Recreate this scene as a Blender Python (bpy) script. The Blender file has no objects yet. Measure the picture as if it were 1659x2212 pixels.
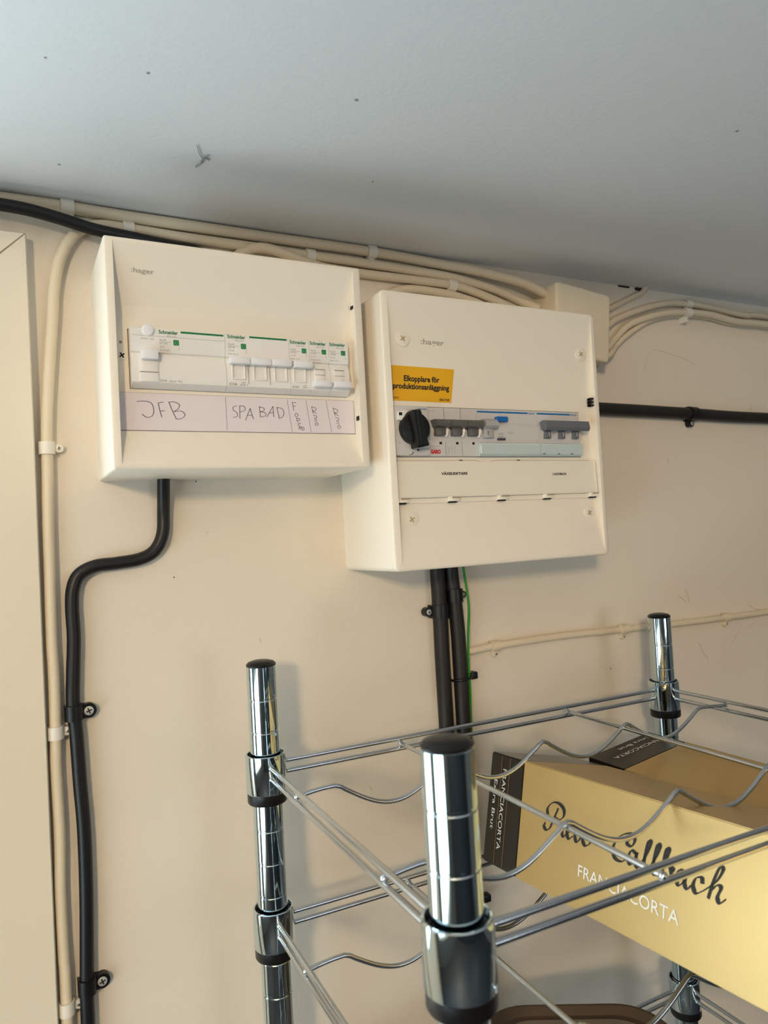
import bpy, bmesh, math, random
from mathutils import Vector, Matrix

random.seed(7)
S = bpy.context.scene
COL = S.collection
EYE = 1.60                       # height of the camera above the floor; "z" below is relative to it
mm = 0.001

# ------------------------------------------------------------------ camera, world, light, exposure
def camera():
    f, yaw, pit, roll = 1566.88, .48015, .03248, -.05663
    cy, sy, cp, sp = math.cos(yaw), math.sin(yaw), math.cos(pit), math.sin(pit)
    fw = Vector((sy * cp, cy * cp, sp)); r = Vector((cy, -sy, 0)); u = r.cross(fw)
    c, s = math.cos(roll), math.sin(roll)
    r2 = c * r + s * u; u2 = -s * r + c * u
    cd = bpy.data.cameras.new('camera'); co = bpy.data.objects.new('camera', cd); COL.objects.link(co)
    m = Matrix((r2, u2, -fw)).transposed().to_4x4(); m.translation = Vector((0, -.63907, EYE))
    co.matrix_world = m
    cd.sensor_fit = 'VERTICAL'; cd.sensor_height = 24.0; cd.lens = f * 24.0 / 2212
    cd.clip_start = .01; cd.clip_end = 60
    cd.dof.use_dof = True; cd.dof.focus_distance = .66; cd.dof.aperture_fstop = 7.5
    S.camera = co
camera()

W = bpy.data.worlds.new('sky'); S.world = W; W.use_nodes = True
_bg = W.node_tree.nodes['Background']; _bg.inputs[0].default_value = (.55, .75, 1.0, 1); _bg.inputs[1].default_value = 1.4

def area(name, loc, rot, sx, sy, power, col):
    l = bpy.data.lights.new(name, 'AREA'); l.shape = 'RECTANGLE'; l.size = sx; l.size_y = sy
    l.energy = power; l.color = col
    o = bpy.data.objects.new(name, l); COL.objects.link(o); o.location = loc; o.rotation_euler = rot
    return o
# daylight entering by the two windows of the room (both behind or beside the camera)
area('daylight_door', (-.45, .006, EYE - .17), (-math.pi / 2, 0, 0), .64, .66, 8.8, (.74, .92, 1.0))
area('daylight_side_window', (-1.36, -.95, EYE - .70), (0, -math.pi / 2, 0), .56, 1.2, 14.5, (.80, .97, 1.0))
area('daylight_front_window', (1.15, -2.64, EYE - .20), (math.pi / 2, 0, 0), .8, .62, 6.0, (.96, .96, .96))
LAMP_STRENGTH = 158.0             # warm unseen globe lamp under the ceiling (built with the setting)
LAMP_COLOR = (1.0, .76, .48)

S.view_settings.view_transform = 'Standard'
S.view_settings.look = 'None'
S.view_settings.gamma = 1.0
S.view_settings.use_curve_mapping = False
S.view_settings.exposure = 0.0
S.cycles.use_denoising = True
S.cycles.max_bounces = 10

# ------------------------------------------------------------------ materials
def mat(name, col, rough=.5, metal=0.0, bump=0.0, bscale=200.0, var=.04, vscale=6.0, spec=.5, coat=0.0, emit=None, trans=0.0, ior=1.45, col2=None):
    m = bpy.data.materials.new(name); m.use_nodes = True
    nt = m.node_tree; n = nt.nodes; L = nt.links
    b = n['Principled BSDF']
    b.inputs['Roughness'].default_value = rough; b.inputs['Metallic'].default_value = metal
    b.inputs['Specular IOR Level'].default_value = spec; b.inputs['IOR'].default_value = ior
    b.inputs['Coat Weight'].default_value = coat; b.inputs['Transmission Weight'].default_value = trans
    tc = n.new('ShaderNodeTexCoord')
    nz = n.new('ShaderNodeTexNoise'); nz.inputs['Scale'].default_value = vscale; nz.inputs['Detail'].default_value = 4
    L.new(tc.outputs['Object'], nz.inputs['Vector'])
    rp = n.new('ShaderNodeMix'); rp.data_type = 'RGBA'
    c2 = col2 or tuple(max(0, c * (1 - 2 * var)) for c in col)
    rp.inputs[6].default_value = (*col, 1); rp.inputs[7].default_value = (*c2, 1)
    L.new(nz.outputs['Fac'], rp.inputs[0]); L.new(rp.outputs[2], b.inputs['Base Color'])
    if bump > 0:
        n2 = n.new('ShaderNodeTexNoise'); n2.inputs['Scale'].default_value = bscale; n2.inputs['Detail'].default_value = 3
        L.new(tc.outputs['Object'], n2.inputs['Vector'])
        bp = n.new('ShaderNodeBump'); bp.inputs['Strength'].default_value = bump; bp.inputs['Distance'].default_value = .002
        L.new(n2.outputs['Fac'], bp.inputs['Height']); L.new(bp.outputs['Normal'], b.inputs['Normal'])
    if emit:
        b.inputs['Emission Color'].default_value = (*emit[0], 1); b.inputs['Emission Strength'].default_value = emit[1]
    return m
def srgb(r, g, b):
    f = lambda v: (v / 255 / 12.92) if v <= 10 else ((v / 255 + .055) / 1.055) ** 2.4
    return (f(r), f(g), f(b))

M = {}
M['wall'] = mat('cream_wall_paint', srgb(232, 222, 206), .62, bump=.12, bscale=170, var=.02, vscale=3)
M['ceiling'] = mat('white_ceiling_paint', srgb(226, 228, 230), .8, bump=.10, bscale=260, var=.015, vscale=2)
M['trim'] = mat('cream_gloss_trim', srgb(234, 224, 204), .45, bump=.05, bscale=90, var=.02)
M['floor'] = mat('dark_grey_floor_paint', srgb(66, 70, 76), .45, bump=.1, bscale=40, var=.15)
M['room'] = mat('room_wall_paint', srgb(120, 122, 124), .8, bump=.1, var=.03)
M['dark_room'] = mat('dim_room_wall_paint', srgb(52, 58, 66), .8, bump=.1, var=.05)
M['abs'] = mat('white_enclosure_plastic', srgb(243, 234, 219), .38, bump=.035, bscale=900, var=.008)
M['abs2'] = mat('cream_junction_plastic', srgb(236, 226, 202), .42, bump=.03, bscale=700, var=.015)
M['mod'] = mat('white_breaker_plastic', srgb(240, 236, 230), .36, bump=.02, bscale=900, var=.008)
M['modg'] = mat('pale_grey_breaker_plastic', srgb(208, 204, 202), .4, bump=.02, bscale=900, var=.01)
M['lever_w'] = mat('bluish_white_lever', srgb(238, 238, 242), .32, var=.008)
M['lever_g'] = mat('dark_grey_lever', srgb(98, 96, 92), .4, var=.02)
M['lever_b'] = mat('slate_grey_lever', srgb(104, 108, 114), .4, var=.02)
M['lever_l'] = mat('light_grey_lever', srgb(176, 174, 174), .4, var=.02)
M['black'] = mat('black_plastic', srgb(15, 14, 15), .38, bump=.03, bscale=500, var=.1)
M['cable_k'] = mat('black_cable_sheath', srgb(20, 20, 22), .42, bump=.06, bscale=300, var=.12)
M['cable_k2'] = mat('dusty_black_cable_sheath', srgb(38, 33, 31), .5, bump=.08, bscale=200, var=.22, vscale=25)
M['cable_w'] = mat('cream_painted_cable', srgb(230, 216, 190), .5, bump=.08, bscale=180, var=.03, vscale=12)
M['clip_w'] = mat('white_cable_clip', srgb(238, 232, 220), .42, var=.02)
M['steel'] = mat('zinc_screw', (.72, .71, .68), .45, .55, bump=.05, bscale=400, var=.05)
M['dark'] = mat('dark_slot', srgb(26, 22, 20), .7, var=.1)
M['brass'] = mat('brass_cross_recess', srgb(196, 172, 122), .4, .2, var=.05)
M['chrome'] = mat('polished_chrome', (.64, .77, .84), .055, 1.0, var=.01)
M['wire'] = mat('chrome_wire', (.62, .66, .70), .20, 1.0, bump=.02, bscale=500, var=.02)
M['paper'] = mat('pinkish_white_label_paper', srgb(232, 222, 226), .7, bump=.02, bscale=400, var=.01)
M['ink'] = mat('grey_blue_ink', srgb(78, 72, 88), .6, var=.1)
M['ink_k'] = mat('black_print', srgb(28, 26, 26), .6, var=.05)
M['grey_print'] = mat('grey_print', srgb(150, 142, 134), .6, var=.05)
M['logo_grey'] = mat('grey_logo_print', srgb(178, 170, 154), .5, var=.05)
M['green'] = mat('green_print', srgb(0, 118, 58), .5, var=.03)
M['green_l'] = mat('pale_green_print', srgb(110, 190, 130), .5, var=.03)
M['blue'] = mat('blue_print', srgb(28, 112, 172), .5, var=.03)
M['blue_btn'] = mat('blue_button', srgb(36, 108, 190), .35, var=.03)
M['red'] = mat('red_print', srgb(204, 44, 48), .5, var=.03)
M['redbrown'] = mat('dull_red_print', srgb(150, 78, 72), .5, var=.03)
M['yellow'] = mat('yellow_sticker', srgb(238, 178, 10), .45, var=.02)
M['flapglass'] = mat('clear_blue_grey_cover', srgb(196, 212, 212), .12, var=.01, coat=.3)
M['clear'] = mat('clear_label_flap', srgb(243, 236, 220), .18, var=.005, coat=.4)
M['earth'] = mat('green_earth_wire', srgb(20, 140, 40), .4, var=.03)
M['earth_y'] = mat('yellow_earth_stripe', srgb(196, 190, 70), .4, var=.03)
M['gold'] = mat('satin_gold_carton', srgb(198, 168, 110), .40, .60, bump=.02, bscale=60, var=.04, vscale=14)
M['carton_k'] = mat('black_carton_band', srgb(30, 26, 21), .22, bump=.01, bscale=60, var=.05)
M['silver_print'] = mat('silver_print', srgb(232, 230, 222), .4, var=.02)
M['taupe'] = mat('taupe_tray_floor', srgb(128, 116, 100), .5, bump=.03, bscale=200, var=.03)
M['brown'] = mat('rim_shade_and_mat_brown', srgb(84, 68, 52), .6, bump=.1, bscale=300, var=.06)  # shade painted onto the tray rim; also the colour of the round mat
M['dirt'] = mat('grey_scuff', srgb(176, 162, 144), .9, var=.1)
M['pencil'] = mat('faint_scuff', srgb(206, 193, 174), .9, var=.1)
M['web'] = mat('dusty_cobweb', srgb(160, 158, 154), .9, var=.1)
M['globe'] = mat('lit_opal_glass', (.9, .85, .75), .4, emit=(LAMP_COLOR, LAMP_STRENGTH))
def glass_mat():
    m = bpy.data.materials.new('window_glass'); m.use_nodes = True
    n = m.node_tree.nodes; L = m.node_tree.links; n.remove(n['Principled BSDF'])
    t = n.new('ShaderNodeBsdfTransparent'); g = n.new('ShaderNodeBsdfGlossy'); g.inputs['Roughness'].default_value = .02
    f = n.new('ShaderNodeFresnel'); f.inputs['IOR'].default_value = 1.3; x = n.new('ShaderNodeMixShader')
    L.new(f.outputs[0], x.inputs[0]); L.new(t.outputs[0], x.inputs[1]); L.new(g.outputs[0], x.inputs[2])
    L.new(x.outputs[0], n['Material Output'].inputs[0])
    return m
M['glass'] = glass_mat()

# ------------------------------------------------------------------ helpers
def V(x, y, z): return Vector((x, y, z))
def link(o, parent=None):
    COL.objects.link(o)
    if parent: o.parent = parent
    return o
def smooth(me, ang=35):
    for p in me.polygons: p.use_smooth = True
    try: me.set_sharp_from_angle(angle=math.radians(ang))
    except Exception: pass
def obj(name, bm, m, parent=None, sm=True, ang=35, recalc=True):
    if recalc: bmesh.ops.recalc_face_normals(bm, faces=bm.faces)
    me = bpy.data.meshes.new(name); bm.to_mesh(me); bm.free()
    if sm: smooth(me, ang)
    me.materials.append(M[m]); o = bpy.data.objects.new(name, me)
    return link(o, parent)
def tag(o, label, cat, group=None):
    o['label'] = label; o['category'] = cat
    if group: o['group'] = group
    return o
def thing(name, label, cat, loc, group=None):
    o = bpy.data.objects.new(name, None); o.empty_display_size = .02; link(o); o.location = loc
    return tag(o, label, cat, group)
def struct(name, bm, m, parent=None, sm=False):
    o = obj(name, bm, m, parent, sm)
    if not parent: o['kind'] = 'structure'
    return o
def BM(): return bmesh.new()
def box(bm, x0, x1, y0, y1, z0, z1, bev=0.0, seg=2):
    r = bmesh.ops.create_cube(bm, size=1.0)
    vs = r['verts']
    for v in vs:
        v.co = V(x0 + (v.co.x + .5) * (x1 - x0), y0 + (v.co.y + .5) * (y1 - y0), z0 + (v.co.z + .5) * (z1 - z0))
    if bev > 0:
        es = list({e for v in vs for e in v.link_edges})
        bmesh.ops.bevel(bm, geom=es, offset=bev, segments=seg, affect='EDGES', profile=.5)
    return bm
def ebox(bm, x0, x1, z0, z1, d0, d1, bev=0.0):
    """box in enclosure coordinates: millimetres, d = distance out from the wall"""
    return box(bm, x0 * mm, x1 * mm, -d1 * mm, -d0 * mm, z0 * mm, z1 * mm, bev * mm)
def prism(bm, x0, x1, prof):
    """extrude a closed (z, d) profile in millimetres along x"""
    a = [bm.verts.new(V(x0 * mm, -d * mm, z * mm)) for z, d in prof]
    b = [bm.verts.new(V(x1 * mm, -d * mm, z * mm)) for z, d in prof]
    n = len(prof)
    for i in range(n): bm.faces.new((a[i], a[(i + 1) % n], b[(i + 1) % n], b[i]))
    bm.faces.new(a); bm.faces.new(b[::-1])
    return bm
def catmull(pts, sub=6):
    p = [Vector(q) for q in pts]; out = []
    if len(p) < 3: return p
    for i in range(len(p) - 1):
        p0 = p[i - 1] if i else p[0] * 2 - p[1]; p3 = p[i + 2] if i + 2 < len(p) else p[-1] * 2 - p[-2]
        for k in range(sub):
            t = k / sub
            out.append(.5 * ((2 * p[i]) + (-p0 + p[i + 1]) * t + (2 * p0 - 5 * p[i] + 4 * p[i + 1] - p3) * t * t + (-p0 + 3 * p[i] - 3 * p[i + 1] + p3) * t ** 3))
    out.append(p[-1]); return out
def tube(bm, pts, r, n=12, caps=True):
    pts = [Vector(p) for p in pts]; rings = []; up = None
    for i, p in enumerate(pts):
        t = (pts[min(i + 1, len(pts) - 1)] - pts[max(i - 1, 0)]).normalized()
        if up is None:
            up = t.orthogonal().normalized()
        up = (up - t * up.dot(t)).normalized(); s = t.cross(up)
        rr = r[i] if isinstance(r, (list, tuple)) else r
        rings.append([bm.verts.new(p + rr * (math.cos(a) * up + math.sin(a) * s)) for a in [2 * math.pi * k / n for k in range(n)]])
    for A, B in zip(rings, rings[1:]):
        for k in range(n): bm.faces.new((A[k], A[(k + 1) % n], B[(k + 1) % n], B[k]))
    if caps:
        bm.faces.new(rings[0]); bm.faces.new(rings[-1][::-1])
    return bm
def lathe(bm, prof, n=32, center=(0, 0, 0), axis='Z'):
    """prof: (radius, height) list; height along axis ('Z' up or 'Y' = towards the room, i.e. -y)"""
    c = Vector(center); rings = []
    for r, h in prof:
        ring = []
        for k in range(n):
            a = 2 * math.pi * k / n
            q = V(r * math.cos(a), r * math.sin(a), h) if axis == 'Z' else V(r * math.cos(a), -h, r * math.sin(a))
            ring.append(bm.verts.new(c + q))
        rings.append(ring)
    for A, B in zip(rings, rings[1:]):
        for k in range(n): bm.faces.new((A[k], A[(k + 1) % n], B[(k + 1) % n], B[k]))
    bm.faces.new(rings[0]); bm.faces.new(rings[-1][::-1])
    return bm
def rrect(x0, x1, z0, z1, r, seg=5):
    out = []
    for cx, cz, a0 in ((x1 - r, z1 - r, 0), (x0 + r, z1 - r, 90), (x0 + r, z0 + r, 180), (x1 - r, z0 + r, 270)):
        for k in range(seg + 1):
            a = math.radians(a0 + 90 * k / seg); out.append((cx + r * math.cos(a), cz + r * math.sin(a)))
    return out
def plate(bm, loop, d0, d1, bev=0.0):
    """extrude an (x, z) millimetre loop from d0 out to d1, front edge eased by bev"""
    cx = sum(p[0] for p in loop) / len(loop); cz = sum(p[1] for p in loop) / len(loop)
    rings = []
    w = max(p[0] for p in loop) - min(p[0] for p in loop); h = max(p[1] for p in loop) - min(p[1] for p in loop)
    for d, ins in ((d0, 0), (d1 - bev, 0), (d1, bev)) if bev > 0 else ((d0, 0), (d1, 0)):
        fx = 1 - 2 * ins / w; fz = 1 - 2 * ins / h
        rings.append([bm.verts.new(V((cx + (x - cx) * fx) * mm, -d * mm, (cz + (z - cz) * fz) * mm)) for x, z in loop])
    n = len(loop)
    for A, B in zip(rings, rings[1:]):
        for k in range(n): bm.faces.new((A[k], A[(k + 1) % n], B[(k + 1) % n], B[k]))
    bm.faces.new(rings[0]); bm.faces.new(rings[-1][::-1])
    return bm
FRONT = Matrix.Rotation(math.pi / 2, 4, 'X')      # text plane standing up, facing the room
def text(name, s, x, z, w, h, d, m, parent, bold=0.0, shear=0.0, basis=None, rot=0.0, align='L'):
    """lettering mesh in enclosure millimetres: left end x, baseline z, width w, cap height h"""
    cu = bpy.data.curves.new(name, 'FONT'); cu.body = s; cu.size = 1.0; cu.offset = bold; cu.shear = shear
    cu.extrude = 0.0; cu.resolution_u = 3
    t = bpy.data.objects.new(name, cu); COL.objects.link(t)
    dg = bpy.context.evaluated_depsgraph_get(); dg.update()
    me = bpy.data.meshes.new_from_object(t.evaluated_get(dg)); bpy.data.objects.remove(t); bpy.data.curves.remove(cu)
    xs = [v.co.x for v in me.vertices]; 
    if not xs: return None
    x0, x1 = min(xs), max(xs)
    caph = .729 if h else 1
    sx = w / (x1 - x0); sz = (h / caph) if h else sx
    for v in me.vertices: v.co = V((v.co.x - x0) * sx * mm, v.co.y * sz * mm, 0)
    mtx = basis if basis is not None else Matrix.Translation(V(x * mm, -d * mm, z * mm)) @ FRONT @ Matrix.Rotation(rot, 4, 'Z')
    me.transform(mtx); me.materials.clear(); me.materials.append(M[m]); me.name = name
    return link(bpy.data.objects.new(name, me), parent)
def ribbons(name, strokes, wmin, wmax, m, parent, mtx, nib=45, sub=6):
    """pen strokes: lists of (x, y) millimetres turned into flat ink ribbons; width follows a slanted nib"""
    bm = BM()
    for k, st in enumerate(strokes):
        p = catmull([(a, b, 0) for a, b in st], sub) if len(st) > 2 else [Vector((a, b, 0)) for a, b in st]
        prev = None
        for i, q in enumerate(p):
            t = (p[min(i + 1, len(p) - 1)] - p[max(i - 1, 0)])
            if t.length < 1e-9: continue
            t.normalize(); nrm = Vector((-t.y, t.x, 0))
            ang = math.atan2(t.y, t.x) - math.radians(nib)
            w = wmin + (wmax - wmin) * abs(math.sin(ang)) ** 1.5
            a = bm.verts.new((q + nrm * w / 2 + V(0, 0, .004 * k)) * mm); b = bm.verts.new((q - nrm * w / 2 + V(0, 0, .004 * k)) * mm)
            if prev: bm.faces.new((prev[0], a, b, prev[1]))
            prev = (a, b)
    bm.transform(mtx)
    me = bpy.data.meshes.new(name); bm.to_mesh(me); bm.free(); me.materials.append(M[m])
    return link(bpy.data.objects.new(name, me), parent)
def front_mtx(d): return Matrix.Translation(V(0, -d * mm, 0)) @ FRONT

# ------------------------------------------------------------------ the setting
XL, XR, YF = -1.30, 2.40, -2.60
ZF, ZC, ZT = 0.0, EYE + .289, EYE + .86       # floor, low boxed ceiling over the boards, main ceiling
def quadbox(name, x0, x1, y0, y1, z0, z1, m, parent=None):
    return struct(name, box(BM(), x0, x1, y0, y1, z0, z1), m, parent)
cx1, cz1, cw = .0218, EYE + .2555, .070
dx0 = cx1 - cw - .80
bm = BM()
box(bm, cx1 - cw, XR + .1, 0, .12, ZF - .1, ZT + .1); box(bm, XL - .1, dx0, 0, .12, ZF - .1, ZT + .1); box(bm, dx0, cx1 - cw, 0, .12, cz1 - cw, ZT + .1)
wall = struct('wall_back', bm, 'wall')
quadbox('ceiling', XL, XR, -.41, 0, ZC, ZT, 'ceiling')
quadbox('ceiling', XL - .1, XR + .1, YF - .1, 0, ZT, ZT + .1, 'ceiling')
quadbox('floor', XL - .1, XR + .1, YF - .1, 0, ZF - .1, ZF, 'floor')
quadbox('wall_right', XR, XR + .1, YF, 0, ZF, ZT, 'room')
bm = BM()                                          # wall with the side window
wy0, wy1, wz0, wz1 = -1.60, -.30, EYE - 1.04, EYE - .36
box(bm, XL - .1, XL, YF, wy0, ZF, ZT); box(bm, XL - .1, XL, wy1, 0, ZF, ZT); box(bm, XL - .1, XL, wy0, wy1, ZF, wz0); box(bm, XL - .1, XL, wy0, wy1, wz1, ZT)
struct('wall_left', bm, 'room')
bm = BM()
fx0, fx1, fz0, fz1 = .72, 1.58, EYE - .55, EYE + .15
box(bm, XL, fx0, YF - .1, YF, ZF, ZT); box(bm, fx1, XR, YF - .1, YF, ZF, ZT); box(bm, fx0, fx1, YF - .1, YF, ZF, fz0); box(bm, fx0, fx1, YF - .1, YF, fz1, ZT)
struct('wall_front', bm, 'dark_room')
def frame_bm(a0, a1, z0, z1, t, put):
    bm = BM()
    for p in ((a0, a1, z0, z0 + t), (a0, a1, z1 - t, z1), (a0, a0 + t, z0 + t, z1 - t), (a1 - t, a1, z0 + t, z1 - t), ((a0 + a1) / 2 - t / 2, (a0 + a1) / 2 + t / 2, z0 + t, z1 - t)): put(bm, *p)
    return bm
w1 = struct('window_1', frame_bm(wy0, wy1, wz0, wz1, .045, lambda b, a, c, d, e: box(b, XL - .07, XL - .02, a, c, d, e)), 'trim')
struct('pane', box(BM(), XL - .047, XL - .043, wy0 + .04, wy1 - .04, wz0 + .04, wz1 - .04), 'glass', w1)
w2 = struct('window_2', frame_bm(fx0, fx1, fz0, fz1, .045, lambda b, a, c, d, e: box(b, a, c, YF - .07, YF - .02, d, e)), 'trim')
struct('pane', box(BM(), fx0 + .04, fx1 - .04, YF - .047, YF - .043, fz0 + .04, fz1 - .04), 'glass', w2)

# ceiling lamp (beside and above the camera, out of frame)
lamp = thing('unseen_ceiling_lamp', 'unseen lit opal globe lamp hanging from the main ceiling', 'lamp', (-1.0, -2.0, ZT))
obj('base', lathe(BM(), [(.055, 0), (.055, -.012), (.035, -.02)], 32), 'clip_w', lamp)
obj('stem', tube(BM(), [V(0, 0, -.018), V(0, 0, -.350)], .006, 10), 'clip_w', lamp)
obj('globe', lathe(BM(), [(.01, -.346)] + [(.11 * math.sin(a), -.456 + .11 * math.cos(a)) for a in [math.radians(t) for t in range(10, 180, 8)]] + [(.002, -.566)], 32), 'globe', lamp)

# door casing in the back wall: jamb board and head board meeting in a mitre
def board(loop, name):
    bm = BM()
    rings = []
    cxm = sum(p[0] for p in loop) / 4; czm = sum(p[1] for p in loop) / 4
    for y, ins in ((0.0, 0), (-.0105, 0), (-.012, .0012)):
        rings.append([bm.verts.new(V(x - math.copysign(ins, x - cxm) * .8, y, z - math.copysign(ins, z - czm) * .8)) for x, z in loop])
    for A, B in zip(rings, rings[1:]):
        for k in range(4): bm.faces.new((A[k], A[(k + 1) % 4], B[(k + 1) % 4], B[k]))
    bm.faces.new(rings[0]); bm.faces.new(rings[-1][::-1])
    return struct(name, bm, 'trim', None, True)
g = .0006
board([(cx1, cz1 - g), (cx1, ZF), (cx1 - cw, ZF), (cx1 - cw, cz1 - cw - g)], 'trim_1')
board([(cx1 - g, cz1), (cx1 - cw - g, cz1 - cw), (dx0 + g, cz1 - cw), (dx0 - cw + g, cz1)], 'trim_2')
board([(dx0 - cw, cz1 - g), (dx0, cz1 - cw - g), (dx0, ZF), (dx0 - cw, ZF)], 'trim_3')
dA, dB, dz0, dz1 = dx0 + .003, cx1 - cw - .003, ZF + .004, cz1 - cw - .004
bm = BM()
for p in ((dA, dA + .07, dz0, dz1), (dB - .07, dB, dz0, dz1), (dA + .07, dB - .07, dz1 - .07, dz1), (dA + .07, dB - .07, dz0, dz0 + 1.05)): box(bm, p[0], p[1], .01, .05, p[2], p[3])
door = struct('door_1', bm, 'trim')
struct('pane', box(BM(), dA + .07, dB - .07, .028, .032, dz0 + 1.05, dz1 - .07), 'glass', door)
obj('door_handle', tube(BM(), catmull([(dA + .035, .01, 1.0), (dA + .035, -.03, 1.0), (dA + .055, -.04, 1.0), (dA + .145, -.04, 1.0)], 4), .009), 'steel', door)

# ------------------------------------------------------------------ enclosures
def housing(bm, w, h, D, r, lip, bev=1.4):
    lx0, lx1, lz0, lz1 = lip
    L = []
    for d, ins, loop in ((0, 0, None), (D - bev, 0, None), (D - bev * .3, bev * .3, None), (D, bev, None)):
        L.append([bm.verts.new(V(x * mm, -d * mm, z * mm)) for x, z in rrect(ins, w - ins, ins, h - ins, max(r - ins * .5, .4))])
    L.append([bm.verts.new(V(x * mm, -D * mm, z * mm)) for x, z in rrect(lx0, lx1, lz0, lz1, .3)])
    n = len(L[0])
    for A, B in zip(L, L[1:]):
        for k in range(n): bm.faces.new((A[k], A[(k + 1) % n], B[(k + 1) % n], B[k]))
    bm.faces.new(L[0])
    return bm
def cover(bm, lip, D, prof, hole):
    """recessed front panel: prof = [(z, d)] from top to bottom, with the breaker opening cut in its middle run"""
    lx0, lx1, lz0, lz1 = lip; hx0, hx1, hz0, hz1 = hole
    q = lambda *p: bm.faces.new([bm.verts.new(V(x * mm, -d * mm, z * mm)) for x, z, d in p])
    for (za, da), (zb, db) in zip(prof, prof[1:]):
        q((lx0, za, D), (lx0, za, da), (lx0, zb, db), (lx0, zb, D)) if (da, db) != (D, D) else None
        q((lx1, za, D), (lx1, za, da), (lx1, zb, db), (lx1, zb, D)) if (da, db) != (D, D) else None
        if za >= hz1 and zb <= hz0:
            d = da
            q((lx0, za, d), (lx1, za, d), (lx1, hz1, d), (lx0, hz1, d)); q((lx0, hz0, d), (lx1, hz0, d), (lx1, zb, d), (lx0, zb, d))
            q((lx0, hz1, d), (hx0, hz1, d), (hx0, hz0, d), (lx0, hz0, d)); q((hx1, hz1, d), (lx1, hz1, d), (lx1, hz0, d), (hx1, hz0, d))
            e = d - 5
            q((hx0, hz1, d), (hx1, hz1, d), (hx1, hz1, e), (hx0, hz1, e)); q((hx0, hz0, d), (hx1, hz0, d), (hx1, hz0, e), (hx0, hz0, e))
            q((hx0, hz1, d), (hx0, hz0, d), (hx0, hz0, e), (hx0, hz1, e)); q((hx1, hz1, d), (hx1, hz0, d), (hx1, hz0, e), (hx1, hz1, e))
            q((hx0, hz1, e), (hx1, hz1, e), (hx1, hz0, e), (hx0, hz0, e))
        else:
            q((lx0, za, da), (lx1, za, da), (lx1, zb, db), (lx0, zb, db))
    bm.normal_update(); eye = V((lx0 + lx1) / 2 * mm, -(D + 120) * mm, (hz0 + hz1) / 2 * mm)
    for f in bm.faces:
        if f.normal.dot(eye - f.calc_center_median()) < 0: f.normal_flip()
    return bm
def cross_screw(x, z, d, r, parent, m='abs', cm='dark', name='screw', arm=.55, t=.16, dome=.5):
    o = obj(name, lathe(BM(), [(r, d * mm), (r, (d + dome * .6) * mm), (r * .8, (d + dome) * mm), (r * .2, (d + dome * 1.05) * mm)], 20, (x * mm, 0, z * mm), 'Y'), m, parent)
    bm = BM()
    for a in (35, 125):
        c, s = math.cos(math.radians(a)), math.sin(math.radians(a))
        L, T = arm * r, t * r
        loop = [(c * L - s * T, s * L + c * T), (-c * L - s * T, -s * L + c * T), (-c * L + s * T, -s * L - c * T), (c * L + s * T, s * L - c * T)]
        vs = [bm.verts.new(V(x * mm + a_, -(d + dome * 1.12) * mm - .00002 * (a > 90), z * mm + b_)) for a_, b_ in loop]; bm.faces.new(vs)
    obj('cross_recess', bm, cm, o, False)
    return o

# ---- enclosure with the white breakers
EL = thing('distribution_board', 'white surface-mounted distribution board with handwritten label strip and white breakers', 'distribution board', (.0687, 0, EYE + .058))
lipL = (6.3, 198.6, 3.6, 167.0); DL = 93.2
obj('housing', housing(BM(), 205.6, 170.4, DL, 2.0, lipL), 'abs', EL, ang=50)
profL = [(167, 93.2), (165.5, 92.8), (123.5, 82.5), (29.4, 82.5), (5.5, 92.6), (3.6, 93.2)]
obj('cover_panel', cover(BM(), lipL, DL, profL, (15.5, 191.6, 60.9, 105.8)), 'abs', EL, False, recalc=False)
text('logo', ':hager', 19.0, 146.6, 16.4, 3.6, 88.75, 'logo_grey', EL, .012, basis=Matrix.Translation(V(19.2 * mm, -(88.50) * mm, 146.9 * mm)) @ Matrix.Rotation(math.radians(13.8), 4, 'X') @ FRONT)
bm = BM(); ebox(bm, 8.0, 13.0, 84.5, 88.5, 80, 83.2)
cross_screw(11.0, 85.6, 82.5, .0038, EL, 'abs', 'dark', arm=.58, t=.15)
obj('screw_hole', lathe(BM(), [(.0011, 82.4 * mm), (.0011, 82.6 * mm)], 12, (10.4 * mm, 0, 95.5 * mm), 'Y'), 'dirt', EL); bm.free()
for zz, hh in ((137.2, 2.6), (42.4, 3.6)):
    obj('hinge_slot', ebox(BM(), 197.9, 199.2, zz - hh / 2, zz + hh / 2, 86.0, 90.5), 'dark', EL)
# label strip
kL = 1.0165
def pl(x, z): return ((x + 68.7) * kL - 68.7, (z + 58) * kL - 58)
bm = BM(); ebox(bm, 6.9, 197.9, 29.75, 58.35, 82.5, 82.7); obj('strip_edge', bm, 'ink', EL, False)
bm = BM(); ebox(bm, 7.3, 197.5, 30.15, 58.15, 82.6, 82.95); strip = obj('label_strip', bm, 'paper', EL, False)
strip['label'] = 'pinkish white paper strip with handwriting'
def pen(lst): return [[pl(*p) for p in s] for s in lst]
JFB = [[(18.4, 49.8), (24.5, 50.2), (29.0, 48.5), (30.2, 43.0), (28.8, 39.4), (25.1, 38.3), (21.7, 40.6)],
       [(33.6, 49.4), (34.5, 44), (35.8, 38.6)], [(33.4, 49.2), (37.4, 50.0)], [(34.4, 43.2), (38.3, 43.6)],
       [(41.3, 50.4), (43.5, 44), (46.4, 37.3)], [(41.4, 50.0), (45, 50.3), (48.8, 48.6), (48.0, 45.4), (44.6, 43.0)], [(44.6, 43.0), (50, 43.6), (52.8, 41.0), (50.5, 38.2), (46.4, 37.5)]]
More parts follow.
